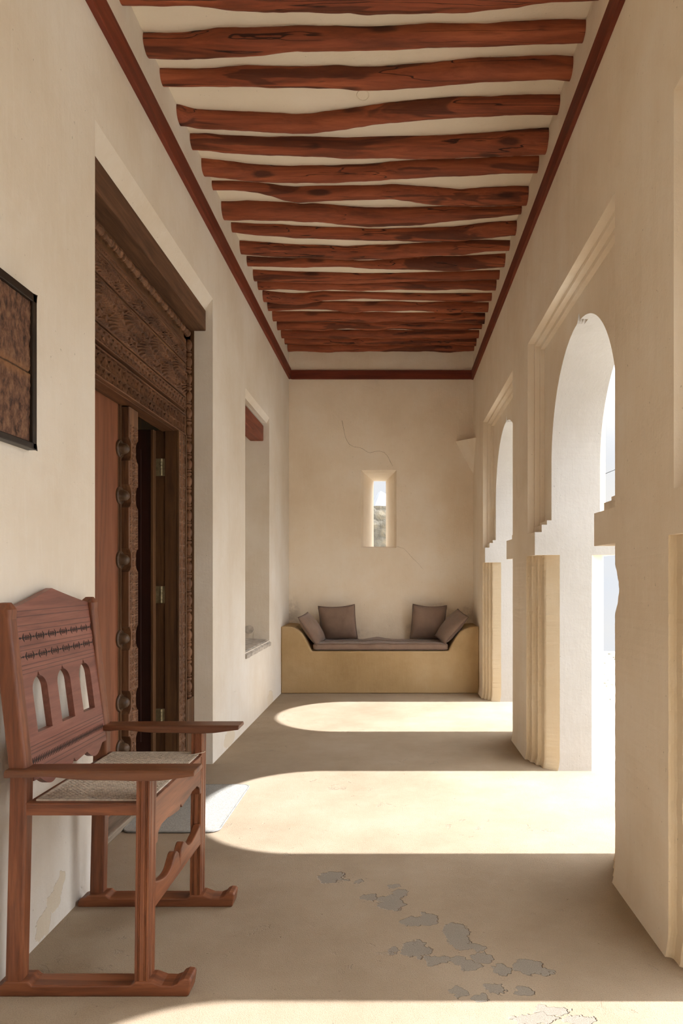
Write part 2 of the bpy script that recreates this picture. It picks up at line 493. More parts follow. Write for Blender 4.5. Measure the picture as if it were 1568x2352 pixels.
for (c,el,eh,fh,fn) in OPEN: edges += [(c-HW, fn), (c+HW, fh)]
edges += [(8.7, 0)]
for i in range(0, len(edges), 2):
    (y0,f0),(y1,f1) = edges[i], edges[i+1]
    rings, ochre, white, npl = pier(y0,f0,y1,f1, (1.245,.055) if abs(y1-(3.874-HW)) < .01 else None)
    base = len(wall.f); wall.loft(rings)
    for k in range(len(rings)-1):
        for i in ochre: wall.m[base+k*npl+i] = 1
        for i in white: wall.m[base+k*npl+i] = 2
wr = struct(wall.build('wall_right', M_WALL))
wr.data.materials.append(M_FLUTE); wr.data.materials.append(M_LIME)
for p in wr.data.polygons:          # neutral limewash inside the arches, dimmed against the strong light
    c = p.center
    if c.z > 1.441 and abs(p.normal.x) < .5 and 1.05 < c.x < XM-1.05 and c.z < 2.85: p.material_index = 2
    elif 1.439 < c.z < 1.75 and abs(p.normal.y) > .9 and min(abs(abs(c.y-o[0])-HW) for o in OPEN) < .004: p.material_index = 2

# back wall with the splayed slit window
b = MB()
def rect(x0,x1,z0,z1,y): return [(x0,y,z0),(x1,y,z0),(x1,y,z1),(x0,y,z1)]
o1 = rect(-.398,.022,1.636,2.560,YB)
o2 = rect(-.372,-.004,1.650,2.535,YB+.035)
o3 = rect(-.262,-.110,1.662,2.482,YB+.40)
W1 = rect(-1.9,1.5,-.3,CEIL+.02,YB); W2 = rect(-1.9,1.5,-.3,CEIL+.02,YB+.40)
rings = [W1,o1,o2,o3,W2]
vs = [p for r in rings for p in r]; fs = []
for k in range(4):
    for i in range(4):
        j = (i+1) % 4
        fs.append((k*4+i, k*4+j, (k+1)*4+j, (k+1)*4+i))
for i in range(4):
    j = (i+1) % 4
    fs.append((i, j, 16+j, 16+i))
b.add(vs, fs)
wb = struct(b.build('wall_back', M_BACK))
# hairline cracks over the back wall
S = YB/1568
def bw(px,py): return ((px-906)*S, YB, H-(py-1323)*S)
b = MB()
for path, rr in (([(785,965),(789,985),(793,1005),(801,1020),(812,1026),(830,1029),(842,1037),(850,1040),(861,1037),(871,1036),(882,1039),(890,1048),(897,1062),(903,1073)], .0022),
                 ([(911,1255),(926,1259),(935,1268),(945,1280),(960,1294),(975,1312)], .0014)):
    pts = []
    for k in range(len(path)-1):
        for t in range(4):
            x = path[k][0]+(path[k+1][0]-path[k][0])*t/4; y = path[k][1]+(path[k+1][1]-path[k][1])*t/4
            p = bw(x, y+nz(x*.3,y*.3,2)*1.2); pts.append(p)
    b.tube(pts, [rr*(.5+.9*abs(nz(i*.37,1,4))) for i in range(len(pts))], 5)
b.build('crack', simple('crack_brown', (.30,.23,.155), .95), wb)  # plain brown for the crack lines

# left wall: doorway and window recess
def wall_layer(b, x0, x1, door, win):
    dy0,dy1,dz1 = door; wy0,wy1,wz0,wz1 = win
    y0, y1, z1 = -6.0, 8.6, CEIL+.02
    P = lambda ya,yb,za,zb: b.box(x0,x1,ya,yb,za,zb)
    P(y0,dy0,0,z1); P(dy0,dy1,dz1,z1); P(dy1,wy0,0,z1)
    P(wy0,wy1,0,wz0); P(wy0,wy1,wz1,z1); P(wy1,y1,0,z1)
b = MB()
DO = (2.865,4.72); WI = (5.746,6.85)
wall_layer(b, -1.320, XL, (2.865,4.72,3.215), (WI[0],WI[1],.653,2.885))
wall_layer(b, -1.75, -1.320, (2.865,4.72,3.215), (WI[0],WI[1],.653,2.83))
# splayed soffits
b.prism([(XL,3.215),(-1.318,3.225),(-1.318,3.133)], 'y', 2.865, 4.72)
b.prism([(XL,2.885),(-1.285,2.9),(-1.285,2.835)], 'y', WI[0], WI[1])
b.box(-1.75,-1.285,WI[0],WI[1],2.832,2.9)
# back of the window niche
b.box(-1.75,-1.70,WI[0]-.05,WI[1]+.05,.6,2.95)
wl = struct(b.build('wall_left', M_WALL_L))
# widened upper corner of the door splay
# room behind the door
b = MB()
b.box(-4.2,-4.0,1.4,6.2,0,3.6); b.box(-4.2,-1.75,1.2,1.4,0,3.6); b.box(-4.2,-1.75,6.0,6.2,0,3.6); b.box(-4.2,-1.75,1.2,6.2,3.4,3.6)
struct(b.build('wall_interior', M_WALL))

# window sill of broken plaster, and bare patch
b = MB()
rings = []
N = 26
for i in range(N+1):
    y = WI[0]+(WI[1]-WI[0])*i/N
    e = .012*nz(y*9,0,3)
    rings.append([(-1.70,y,.60),(XL+.012+e,y,.602),(XL+.016+e,y,.632+.01*nz(y*12,4,1)),(XL-.02,y,.662+.008*nz(y*15,2,1)),(-1.70,y,.69+.01*nz(y*8,6,1))])
b.loft(rings)
struct(b.build('trim_4', M_SILL, None, False))
b = MB()
pts = [(math.cos(t*2*PI/18)*(1+.35*nz(math.cos(t)*2,math.sin(t)*2,5)), math.sin(t*2*PI/18)*(1+.35*nz(math.cos(t)*2,math.sin(t)*3,8))) for t in range(18)]
b.prism([(-1.46+x*.05, .765+z*.045) for x,z in pts], 'y', WI[1]-.006, WI[1]+.01)
b.build('bare_patch', M_SILL, wl)

# red wood bands
b = MB(); b.box(XL-.01, XL+.028, -5, YB, 3.640, 3.762); struct(b.build('trim_1', M_TRIMY, None, False, .004))
b = MB(); b.box(XR-.022, XR+.01, -5, YB, 3.632, 3.752); struct(b.build('trim_2', M_TRIMY, None, False, .004))
b = MB(); b.box(XL+.028, XR-.022, YB-.025, YB+.01, 3.637, 3.742); struct(b.build('trim_3', M_TRIMX, None, False, .004))

# corner corbel
b = MB()
A0 = (-.0+ (1045-906)/1568*YB, YB+.002, 2.905); C0 = (XR+.002, YB+.002, 2.905); B0 = (XR+.002, 7.85, 2.895); D0 = (XR+.002, YB+.002, 2.50)
b.add([A0,B0,C0,D0], [(0,1,2),(0,3,1),(1,3,2),(0,2,3)])
tag(b.build('corner_corbel', M_WALL, None, False, .006), 'small wedge-shaped plaster corbel in the corner of the back wall and right wall', 'corbel')

# ------------------------------------------------------------------ ceiling logs
LOGS = {"1":[[3.124,0.064],[3.125,0.064],[3.125,0.064],[3.125,0.064],[3.13,0.064],[3.149,0.064],[3.154,0.064],[3.16,0.064],[3.158,0.064],[3.157,0.064],[3.161,0.064],[3.164,0.064],[3.175,0.064],[3.168,0.064],[3.167,0.064],[3.169,0.064],[3.166,0.064],[3.161,0.064],[3.148,0.064],[3.137,0.064],[3.116,0.064],[3.103,0.064],[3.098,0.064],[3.092,0.064]],"2":[[3.463,0.055],[3.467,0.0565],[3.466,0.058],[3.454,0.0605],[3.441,0.0625],[3.438,0.065],[3.435,0.061],[3.429,0.055],[3.421,0.0565],[3.423,0.054],[3.423,0.0535],[3.424,0.05],[3.423,0.05],[3.419,0.0515],[3.412,0.0515],[3.404,0.0515],[3.403,0.051],[3.403,0.0485],[3.403,0.05],[3.392,0.0495],[3.386,0.051],[3.38,0.052],[3.378,0.0505],[3.379,0.047]],"3":[[3.696,0.0435],[3.697,0.044],[3.696,0.0435],[3.692,0.044],[3.684,0.0495],[3.677,0.052],[3.685,0.0525],[3.686,0.051],[3.686,0.0495],[3.686,0.0515],[3.682,0.0555],[3.693,0.057],[3.695,0.0585],[3.688,0.057],[3.676,0.0565],[3.668,0.057],[3.656,0.057],[3.643,0.0575],[3.63,0.058],[3.627,0.056],[3.623,0.0575],[3.617,0.057],[3.613,0.0565],[3.622,0.056]],"4":[[3.986,0.057],[4.022,0.05],[4.03,0.0525],[4.038,0.0525],[4.045,0.0525],[4.051,0.0535],[4.055,0.055],[4.066,0.0535],[4.06,0.054],[4.04,0.056],[4.025,0.055],[4.005,0.0535],[3.984,0.0535],[3.968,0.054],[3.955,0.0545],[3.942,0.055],[3.929,0.054],[3.921,0.0545],[3.916,0.0535],[3.916,0.052],[3.906,0.052],[3.901,0.0515],[3.901,0.0515],[3.901,0.0515]],"5":[[4.238,0.0485],[4.238,0.0495],[4.257,0.052],[4.263,0.054],[4.271,0.054],[4.277,0.0535],[4.276,0.0555],[4.276,0.058],[4.278,0.0595],[4.283,0.06],[4.289,0.0615],[4.287,0.062],[4.283,0.062],[4.28,0.0625],[4.278,0.065],[4.276,0.0685],[4.272,0.0695],[4.266,0.0695],[4.255,0.0685],[4.247,0.07],[4.237,0.0715],[4.228,0.0735],[4.217,0.0755],[4.209,0.077]],"6":[[4.494,0.0565],[4.51,0.0585],[4.529,0.058],[4.551,0.0565],[4.564,0.056],[4.572,0.056],[4.576,0.0545],[4.571,0.0545],[4.569,0.056],[4.572,0.0545],[4.561,0.0565],[4.558,0.055],[4.547,0.0555],[4.526,0.057],[4.516,0.058],[4.507,0.0565],[4.502,0.0545],[4.499,0.055],[4.495,0.0555],[4.489,0.056],[4.478,0.0525],[4.472,0.0535],[4.469,0.0535],[4.465,0.0535]],"7":[[4.723,0.0325],[4.724,0.032],[4.73,0.033],[4.746,0.033],[4.768,0.0425],[4.802,0.0505],[4.815,0.057],[4.807,0.055],[4.803,0.0535],[4.801,0.0525],[4.797,0.0525],[4.797,0.0485],[4.792,0.0485],[4.781,0.052],[4.795,0.0535],[4.812,0.059],[4.825,0.0615],[4.837,0.062],[4.853,0.058],[4.843,0.062],[4.833,0.0655],[4.826,0.0675],[4.818,0.0685],[4.82,0.0645]],"8":[[5.015,0.067],[5.015,0.0675],[5.004,0.0685],[5.014,0.0695],[5.021,0.07],[5.027,0.07],[5.045,0.065],[5.04,0.0685],[5.055,0.07],[5.072,0.07],[5.088,0.071],[5.101,0.0735],[5.101,0.0715],[5.095,0.068],[5.091,0.0675],[5.087,0.0685],[5.078,0.0645],[5.071,0.0585],[5.072,0.0535],[5.072,0.047],[5.065,0.0425],[5.06,0.0405],[5.052,0.0345],[5.044,0.03]],"9":[[5.284,0.039],[5.298,0.044],[5.313,0.046],[5.318,0.0465],[5.324,0.0505],[5.344,0.0495],[5.348,0.0505],[5.357,0.0495],[5.363,0.049],[5.366,0.0505],[5.375,0.0505],[5.386,0.047],[5.386,0.0475],[5.382,0.049],[5.38,0.053],[5.376,0.0565],[5.373,0.0575],[5.368,0.056],[5.363,0.0585],[5.347,0.0605],[5.322,0.063],[5.3,0.062],[5.285,0.06],[5.272,0.0565]],"10":[[5.587,0.0575],[5.598,0.059],[5.613,0.06],[5.63,0.0585],[5.644,0.056],[5.652,0.055],[5.656,0.0565],[5.66,0.0585],[5.671,0.0585],[5.682,0.0565],[5.671,0.06],[5.663,0.0625],[5.658,0.062],[5.654,0.061],[5.64,0.06],[5.625,0.0595],[5.614,0.0585],[5.606,0.0555],[5.602,0.058],[5.594,0.062],[5.571,0.054],[5.564,0.047],[5.566,0.045],[5.568,0.0425]],"11":[[5.841,0.047],[5.852,0.045],[5.863,0.0425],[5.869,0.042],[5.874,0.0425],[5.877,0.0425],[5.877,0.038],[5.884,0.035],[5.892,0.0335],[5.9,0.032],[5.914,0.034],[5.917,0.0375],[5.906,0.0425],[5.895,0.047],[5.883,0.0515],[5.872,0.056],[5.862,0.0615],[5.858,0.0655],[5.862,0.0675],[5.86,0.069],[5.848,0.0665],[5.833,0.0625],[5.82,0.061],[5.807,0.059]],"12":[[6.106,0.056],[6.117,0.055],[6.127,0.054],[6.137,0.053],[6.146,0.052],[6.15,0.0525],[6.154,0.0525],[6.158,0.053],[6.165,0.0525],[6.171,0.051],[6.175,0.05],[6.174,0.048],[6.17,0.046],[6.167,0.0445],[6.161,0.0425],[6.155,0.0425],[6.148,0.043],[6.145,0.0435],[6.141,0.0435],[6.137,0.044],[6.127,0.045],[6.118,0.046],[6.112,0.0455],[6.108,0.0455]],"14":[[6.552,0.0615],[6.581,0.06],[6.604,0.0615],[6.619,0.067],[6.61,0.059],[6.578,0.056],[6.558,0.0475],[6.558,0.0455],[6.558,0.0435],[6.557,0.0385],[6.562,0.033],[6.57,0.035],[6.576,0.0365],[6.582,0.038],[6.587,0.0385],[6.591,0.0385],[6.596,0.0385],[6.6,0.0385],[6.602,0.0415],[6.603,0.0445],[6.604,0.048],[6.602,0.048],[6.598,0.0445],[6.593,0.041]]}
FAR = {13:(6.30,6.31,.052),15:(6.79,6.83,.055),16:(7.06,7.11,.058),17:(7.33,7.33,.052),18:(7.59,7.59,.052),19:(7.82,7.84,.050),20:(8.045,8.045,.052)}
LABEL = {
 1:'red-brown ceiling log cut off by the top edge of the photo',
 2:'thick knotty red-brown ceiling log, second from the top of the photo',
 3:'red-brown ceiling log with a round plaster ring just behind it, third from top',
 4:'bowed red-brown ceiling log with a long crack at its left end, fourth from top',
 5:'red-brown ceiling log that swells thick towards the right wall, fifth from top',
 6:'smooth straight-grained red-brown ceiling log, sixth from the top of the photo',
 7:'crooked ceiling log, thin at the left end and thick at the right, seventh from top',
 8:'ceiling log thick at the left end and tapering thin to the right, eighth from top',
 9:'red-brown ceiling log thin at its left end, ninth from the top of the photo',
 10:'red-brown ceiling log, tenth counted from the top of the photo',
 11:'red-brown ceiling log, eleventh counted from the top of the photo',
 12:'red-brown ceiling log, twelfth counted from the top of the photo',
 13:'red-brown ceiling log, thirteenth counted from the top of the photo',
 14:'wavy ceiling log with a pale gap behind its thin middle, fourteenth from top',
 15:'red-brown ceiling log, sixth counted from the back wall',
 16:'red-brown ceiling log, fifth counted from the back wall',
 17:'red-brown ceiling log, fourth counted from the back wall',
 18:'red-brown ceiling log, third counted from the back wall',
 19:'red-brown ceiling log, second counted from the back wall',
 20:'red-brown ceiling log nearest to the back wall',
}
NX = 150; NR = 22
def lerp(tab, u):
    u = max(0, min(1, u))*(len(tab)-1); i = min(int(u), len(tab)-2); t = u-i; t = t*t*(3-2*t)*.5+t*.5
    return tuple(tab[i][k]*(1-t)+tab[i+1][k]*t for k in range(len(tab[0])))
for k in range(1, 21):
    if str(k) in LOGS:
        tab = LOGS[str(k)]
        # light smoothing of the radius
        tab = [(tab[i][0], (tab[max(i-1,0)][1]+2*tab[i][1]+tab[min(i+1,len(tab)-1)][1])/4) for i in range(len(tab))]
    else:
        ya, yb, r = FAR[k]
        tab = [(ya+(yb-ya)*i/23+.022*nz(i*.32,k*3.1,0)*math.sin(PI*i/23), r*(1+.30*nz(i*.33,k*5.7,2))) for i in range(24)]
    rings = []
    for i in range(NX+1):
        u = i/NX
        x = -1.285+(.962+1.285)*u
        y, r = lerp(tab, (x+1.25)/2.18)
        zc = CEIL-.45*r
        ring = []
        for j in range(NR):
            t = 2*PI*j/NR
            rr = r*(1+.05*nz(x*3.2, math.cos(t)*1.1+k*7, math.sin(t)*1.1)+.045*nz(x*8, math.cos(t)*1.6+k*3, math.sin(t)*1.6)+.028*nz(x*22, math.cos(t)*2.4+k*3, math.sin(t)*2.4))
            ring.append((x, y+rr*math.cos(t), zc+rr*math.sin(t)))
        rings.append(ring)
    b = MB(); b.loft(rings)
    yc = lerp(tab,.5)[0]
    tag(b.build('ceiling_log', M_LOG, None, True, origin=(-.16,yc,CEIL-.06)), LABEL[k], 'ceiling log', 'logs across the ceiling')

# ------------------------------------------------------------------ the carved door
door = struct(thing('door_1', 'carved dark wood double door, one leaf closed and one leaf open, in the left wall', 'door', (-1.385,3.79,0)))
def chip(c, cu, d):
    def f(u, v):
        a = (u/cu) % 1-.5; e = (v/c) % 1-.5
        m = min(abs(a-e), abs(a+e), .5-abs(a), .5-abs(e))
        return -d*min(m/.16, 1)
    return f
def swirl(c, d):
    def f(u, v):
        a = (u/c) % 1-.5; e = (v/c) % 1-.5
        r = math.hypot(a*.75, e*.75)
        return d*(math.exp(-((r-.27)/.06)**2)+math.exp(-(r/.09)**2)) - d*.6
    return f
def foliage(cu, cv, v0, d, leaves=8):
    def f(u, v):
        a = (u/cu) % 1-.5; e = (v-v0)/cv
        if int(math.floor(u/cu)) % 2: a = -a
        win = min(1, max(0, e)/.07, max(0, 1-e)/.07)
        stem = .24*math.sin(2*PI*(e*1.1+.1))
        dd = a-stem; ad = abs(dd)
        h = 1.0*math.exp(-(dd/.05)**2)
        h += .75*math.cos(2*PI*(leaves*e-3.6*ad))*(1-math.exp(-(ad/.06)**2))*(1-.5*ad)
        h += .30*math.cos(2*PI*(leaves*2.0*e+9*ad))*(1-math.exp(-(ad/.08)**2))
        for (ca, ce) in ((.30,.27),(-.30,.73)):
            r = math.hypot((a-ca)*cu/cv, e-ce)
            if r < .17: h = .55*math.cos(6*math.atan2(e-ce, a-ca))*min(1, r/.06)+1.1*math.exp(-(r/.045)**2)+.15
        h += .22*nz(u*55, v*55, 3)
        return d*max(-1, min(1, h))*win
    return f
# lintel
b = MB(); b.box(-1.72,-1.306,2.80,4.735,2.994,3.136)
b.build('lintel', M_LINTEL, door, False, .005)
# frame
b = MB()
for sgn in (1,-1):
    def Y(y): return y if sgn > 0 else 7.535-y
    def bx(x0,x1,ya,yb,z0,z1):
        ya, yb = sorted((Y(ya),Y(yb))); b.box(x0,x1,ya,yb,z0,z1)
    bx(-1.50,-1.412,4.575,4.725,0,2.994)        # backing behind the beads
    bx(-1.50,-1.425,4.54,4.58,0,2.994)          # groove
    bx(-1.477,-1.392,4.387,4.545,0,2.24)        # jamb
    bx(-1.412,-1.385,4.715,4.728,0,2.994)       # outer fillet
    bx(-1.412,-1.388,4.575,4.72,0,.47)          # plain base of bead strip
    bx(-1.398,-1.383,4.384,4.397,0,2.236); bx(-1.398,-1.383,4.533,4.548,0,2.236)
b.box(-1.50,-1.412,2.86,4.72,2.89,2.996)
b.build('door_frame', M_STILE, door, False, .003)
# carved uprights
for sgn in (1,-1):
    y0, y1 = (4.397,4.534) if sgn > 0 else (7.535-4.534,7.535-4.397)
    b = MB(); b.relief(y0,y1,0,2.235,24,330,chip(.075,.137,.008) if False else (lambda u,v,y0=y0: chip(.075,.075,.015)(u-y0+.006,v)),lambda u,v,h:(-1.386+h,u,v))
    b.build('carved_upright', M_CARVEZ, door)
# transom board with relief bands
b = MB(); b.box(-1.50,-1.412,3.045,4.535,2.232,2.90)
for z in (2.238,2.372,2.402,2.474,2.492,2.700,2.718,2.816,2.828,2.858,2.866): b.box(-1.42,-1.384,3.045,4.535,z-.004,z+.004)
b.build('transom', M_CARVE, door, False, .002)
for (z0,z1,fn,nv,nm) in ((2.243,2.367,chip(.062,.062,.022),46,'star_carving'),(2.405,2.470,swirl(.052,.010),26,'swirl_carving'),
                      (2.496,2.695,foliage(.19,.199,2.496,.0105),110,'foliage_panel'),(2.722,2.812,foliage(.115,.09,2.722,.0085,5),60,'foliage_band'),
                      (2.832,2.856,swirl(.024,.003),12,'dot_carving')):
    b = MB(); b.relief(3.045,4.535,z0,z1,560,nv,fn,lambda u,v,h:(-1.386+h,u,v))
    b.build(nm, M_CARVE, door, nm.startswith('fol'))
# bead mouldings
def beads(path0, axis, L, step):
    prof = []; d = 0
    n = max(1, round(L/step)); s = L/n
    for k in range(n):
        o = k*s
        prof += [(.012,o),(.021,o+.06*s),(.0235,o+.13*s),(.021,o+.19*s),(.013,o+.22*s),(.020,o+.26*s),(.022,o+.32*s),(.015,o+.37*s),
                 (.017,o+.42*s),(.024,o+.55*s),(.0265,o+.68*s),(.025,o+.8*s),(.018,o+.92*s),(.0125,o+.98*s)]
    b = MB(); b.lathe(path0, axis, prof, 10)
    return b
for (p0,ax,L) in (((-1.405,4.648,.47),(0,0,1),2.44),((-1.405,7.535-4.648,.47),(0,0,1),2.44),((-1.405,2.93,2.944),(0,1,0),1.72)):
    beads(p0, ax, L, .116).build('bead_moulding', M_CARVEZ, door, False)
# closed leaf
leaf_m = MB()
leaf_m.box(-1.545,-1.500,3.10,3.705,.03,2.236); leaf_m.box(-1.545,-1.4985,3.30,3.306,.03,2.236)
leaf = leaf_m.build('door_leaf', M_LEAF, door, False, .003)
b = MB(); b.box(-1.545,-1.497,3.706,3.80,.03,2.236)
b.box(-1.50,-1.488,3.712,3.722,.03,2.236)
b.build('stile', M_STILE, leaf, False, .003)
BZ = [1.994,1.738,1.388,.958,.609,.360,.12]
def scal(z):
    s = 0
    for c in BZ:
        d = abs(z-c)
        if d < .062: s = max(s, .034*min(1, (math.sqrt(max(0,1-(d/.062)**2)))*1.15))
    return s
rings = []
cf = chip(.045,.045,.011)
zz = [.03+2.195*i/440 for i in range(441)]
for z in zz:
    s = scal(z); ya, yb = 3.728+s, 3.862-s
    ring = [(-1.545,yb,z),(-1.545,ya,z),(-1.452,ya,z)]
    for i in range(1,16):
        y = ya+(yb-ya)*i/16
        plain = (z > 2.13)
        e = min(i,16-i)
        h = 0 if plain or e < 2 else cf(y-3.795+.026, z)
        ring.append((-1.448+h, y, z))
    ring += [(-1.452,yb,z)]
    rings.append(ring)
b = MB(); b.loft(rings)
b.build('center_post', M_CARVEZ, leaf)
for c in BZ:
    b = MB()
    b.lathe((-1.498,3.722,c),(1,0,0),[(.049,-.01),(.049,.004),(.0455,.009),(.041,.008),(.035,.005),(.032,.008),(.030,.026),(.025,.040),(.015,.049),(.004,.052)],28)
    b.build('boss', M_BOSS, leaf, True)
# open leaf
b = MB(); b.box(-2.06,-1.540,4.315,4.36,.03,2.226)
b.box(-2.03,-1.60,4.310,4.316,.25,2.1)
lf2 = b.build('door_leaf', M_LEAF_SHADE, door, False, .003)
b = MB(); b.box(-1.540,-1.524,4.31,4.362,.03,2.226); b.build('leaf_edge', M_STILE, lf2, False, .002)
b = MB(); b.box(-1.60,-1.476,4.40,4.54,0,2.24); b.build('rebate', M_STILE, door, False, .003)
for z in (2.0,1.18,.39):
    b = MB(); b.box(-1.535,-1.474,4.390,4.402,z-.055,z+.055)
    for i in range(5):
        b.lathe((-1.500,4.388,z-.054+i*.022),(0,0,1),[(.0065,0),(.0075,.002),(.0075,.019),(.0065,.0205)],10)
    b.build('hinge', M_HINGE, door)
b = MB(); b.box(-1.62,-1.385,2.866,4.719,0,.035); b.build('threshold', M_THRESH, door, False, .006)

# window lintel
b = MB(); b.box(-1.45,-1.317,WI[0]-.03,WI[1]+.02,2.654,2.812)
struct(b.build('lintel_1', M_RED, None, False, .008))

# ------------------------------------------------------------------ framed panel on the left wall
fp = thing('framed_panel', 'square brown mottled panel in a thin black frame hanging high on the left wall', 'wall panel', (-1.24,2.06,1.72))
b = MB()
y0,y1,z0,z1 = 1.79,2.335,1.730,2.258
for (ya,yb,za,zb) in ((y0,y1,z0,z0+.022),(y0,y1,z1-.03,z1),(y0,y0+.026,z0,z1),(y1-.026,y1,z0,z1)):
    b.box(XL-.002,-1.222,ya,yb,za,zb)
b.build('frame', M_FRAME, fp, False, .003)
b = MB()
b.relief(y0+.024,y1-.024,z0+.02,z1-.028,60,60,lambda u,v:.004*nz(u*60,v*45,1)+.002*nz(u*150,v*120,4)-(.006 if abs(v-1.987)<.004 else 0),lambda u,v,h:(-1.233+h,u,v))
b.build('panel', M_PANEL, fp, True)

# ------------------------------------------------------------------ bench
def arc_left(x): pass
cur = [(-1.257,.7416),(-1.20,.742),(-1.15,.738),(-1.117,.728),(-1.07,.700),(-1.03,.664),(-1.005,.628),(-.985,.590),(-.965,.553),(-.945,.512),(-.919,.468)]
cur_r = [(.592,.468),(.612,.502),(.640,.556),(.679,.622),(.72,.675),(.77,.712),(.83,.733),(.88,.740),(.934,.7416)]
poly = [(-1.257,0)]+[(XL,.7416)]+cur[1:]+cur_r+[(.934,0)]
b = MB(); b.prism(poly, "y", 7.548, YB-.001)
bench = b.build('masonry_bench', M_BENCH, None, False, .014, 3, origin=(-.16,7.83,0))
tag(bench, 'built-in ochre plaster bench with scrolled ends against the back wall', 'bench')

# mattress
def cushion_box(x0,x1,y0,y1,z0,z1, nx=90, ny=14, nzv=7):
    b = MB(); r = .03
    def top(x,y):
        u = (x-x0)/(x1-x0)
        hump = .030*math.exp(-((u-.47)/.075)**2)*max(0,(y-y0)/(y1-y0))**.7
        return hump+.005*nz(x*7,y*9,1)+.003*nz(x*22,y*5,2)-.006*math.sin((y-y0)/(y1-y0)*PI*3)**2
    n = 28
    rings = []
    for i in range(nx+1):
        x = x0+(x1-x0)*i/nx
        e = min(1, min(i,nx-i)/4); e = math.sqrt(max(0.03, 1-(1-e)**2))
        ring = []
        hy=(y1-y0)/2; hz=(z1-z0)/2; cy=(y0+y1)/2; cz=(z0+z1)/2
        for k in range(n):
            t = 2*PI*k/n
            c_, s_ = math.cos(t), math.sin(t)
            py = cy+hy*math.copysign(abs(c_)**.22, c_)*(.96+.04*e)
            pz = cz+hz*math.copysign(abs(s_)**.30, s_)*(.55+.45*e)
            if pz > cz: pz += top(x,py)
            if c_ < -.5 and abs(s_) < .6: py += .006*nz(x*9, pz*20, 5)
            ring.append((x,py,pz))
        rings.append(ring)
    b.loft(rings)
    return b
mat_ = cushion_box(-.905,.592,7.585,8.10,.467,.556).build('bench_mattress', M_FAB, None, True, origin=(-.15,7.85,.467))
tag(mat_, 'long thin taupe linen mattress lying on the ochre plaster bench', 'mattress')
b = MB()
for z, yy in ((.547,7.586),(.485,7.586)):
    b.tube([(-.895+1.478*i/60, yy+.003*nz(i*.3,z*9,1)-.002, z+.004*nz(i*.25,2,z)) for i in range(61)], .0045, 6)
b.tube([(-.895+1.478*i/60, 7.75+.006*nz(i*.2,1,1), .556+.007+.030*math.exp(-((i/60-.47)/.075)**2)*.45+.003*nz(i*.3,5,5)) for i in range(61)], .004, 6)
b.build('piping', M_PIPE, mat_, True)

def pillow(label, loc, rot, w=.42, h=.42, t=.15, seed=0, sag=0):
    N = 22
    def P(u,v,s):
        # corners pull out, edges curve in
        ex = 1-.055*(1-abs(u)**2)*(abs(v)**3) if False else 1
        x = u*(w/2)*(1-.04*(1-v*v)*abs(u)**2.0)
        z = v*(h/2)*(1-.04*(1-u*u)*abs(v)**2.0)
        th = t/2*((1-abs(u)**2.6)*(1-abs(v)**2.6))**.62
        th += .006*nz(u*3+seed,v*3,s*2)*(1-abs(u)**4)*(1-abs(v)**4)
        z += sag*(1-u*u)*(v > 0)*v*-.016
        return (x, s*th, z)
    b = MB()
    for s in (1,-1):
        vs = [P(-1+2*i/N,-1+2*j/N,s) for j in range(N+1) for i in range(N+1)]
        fs = [(j*(N+1)+i,j*(N+1)+i+1,(j+1)*(N+1)+i+1,(j+1)*(N+1)+i) for j in range(N) for i in range(N)]
        b.add(vs, fs)
    me_o = b.build('throw_pillow', M_FAB, None, True)
    ring = [P(-1+2*i/N,-1,0) for i in range(N)]+[P(1,-1+2*i/N,0) for i in range(N)]+[P(1-2*i/N,1,0) for i in range(N)]+[P(-1,1-2*i/N,0) for i in range(N)]
    p = MB(); p.tube(ring, .0055, 6, True)
    po = p.build('piping', M_PIPE, me_o, True)
    me_o.rotation_mode = 'XYZ'
    me_o.location = loc; me_o.rotation_euler = rot
    tag(me_o, label, 'pillow', 'pillows on the bench')
    return me_o
R = math.radians
pillow('square taupe pillow propped upright against the back wall, left of the slit window', (-.665,8.005,.755), (R(14),R(-3),R(-4)), .43,.42,.15,1,1)
pillow('square taupe pillow propped upright against the back wall, right of the slit window', (.395,8.005,.760), (R(14),R(3),R(5)), .40,.42,.15,5,1)
pillow('taupe pillow leaning on the left scrolled end of the bench', (-.94,7.785,.70), (Matrix.Rotation(R(-34),3,'Y')@Matrix.Rotation(R(80),3,'Z')).to_euler(), .40,.38,.14,9)
pillow('taupe pillow leaning on the right scrolled end of the bench', (.645,7.785,.725), (Matrix.Rotation(R(41),3,'Y')@Matrix.Rotation(R(-74),3,'Z')).to_euler(), .40,.41,.14,13)

# ------------------------------------------------------------------ doormat
b = MB()
x0,x1,y0,y1,r = -1.384,-.893,3.452,4.228,.05
pl = []
for (cx,cy,a0) in ((x1-r,y0+r,-90),(x1-r,y1-r,0),(x0+r,y1-r,90),(x0+r,y0+r,180)):
    for i in range(7):
        t = R(a0+90*i/6); pl.append((cx+r*math.cos(t), cy+r*math.sin(t)))
b.prism(pl, 'z', 0.0005, .009)
dm = b.build('doormat', M_MAT, None, False, .003, origin=(-1.13,3.84,0))
tag(dm, 'pale grey doormat with rounded corners on the floor before the door', 'doormat')
b = MB(); 
b.tube([(x*1.0,y*1.0,.006) for x,y in pl], .005, 6, True)
b.build('binding', simple('mat_binding', (.22,.21,.19), .9), dm, True)

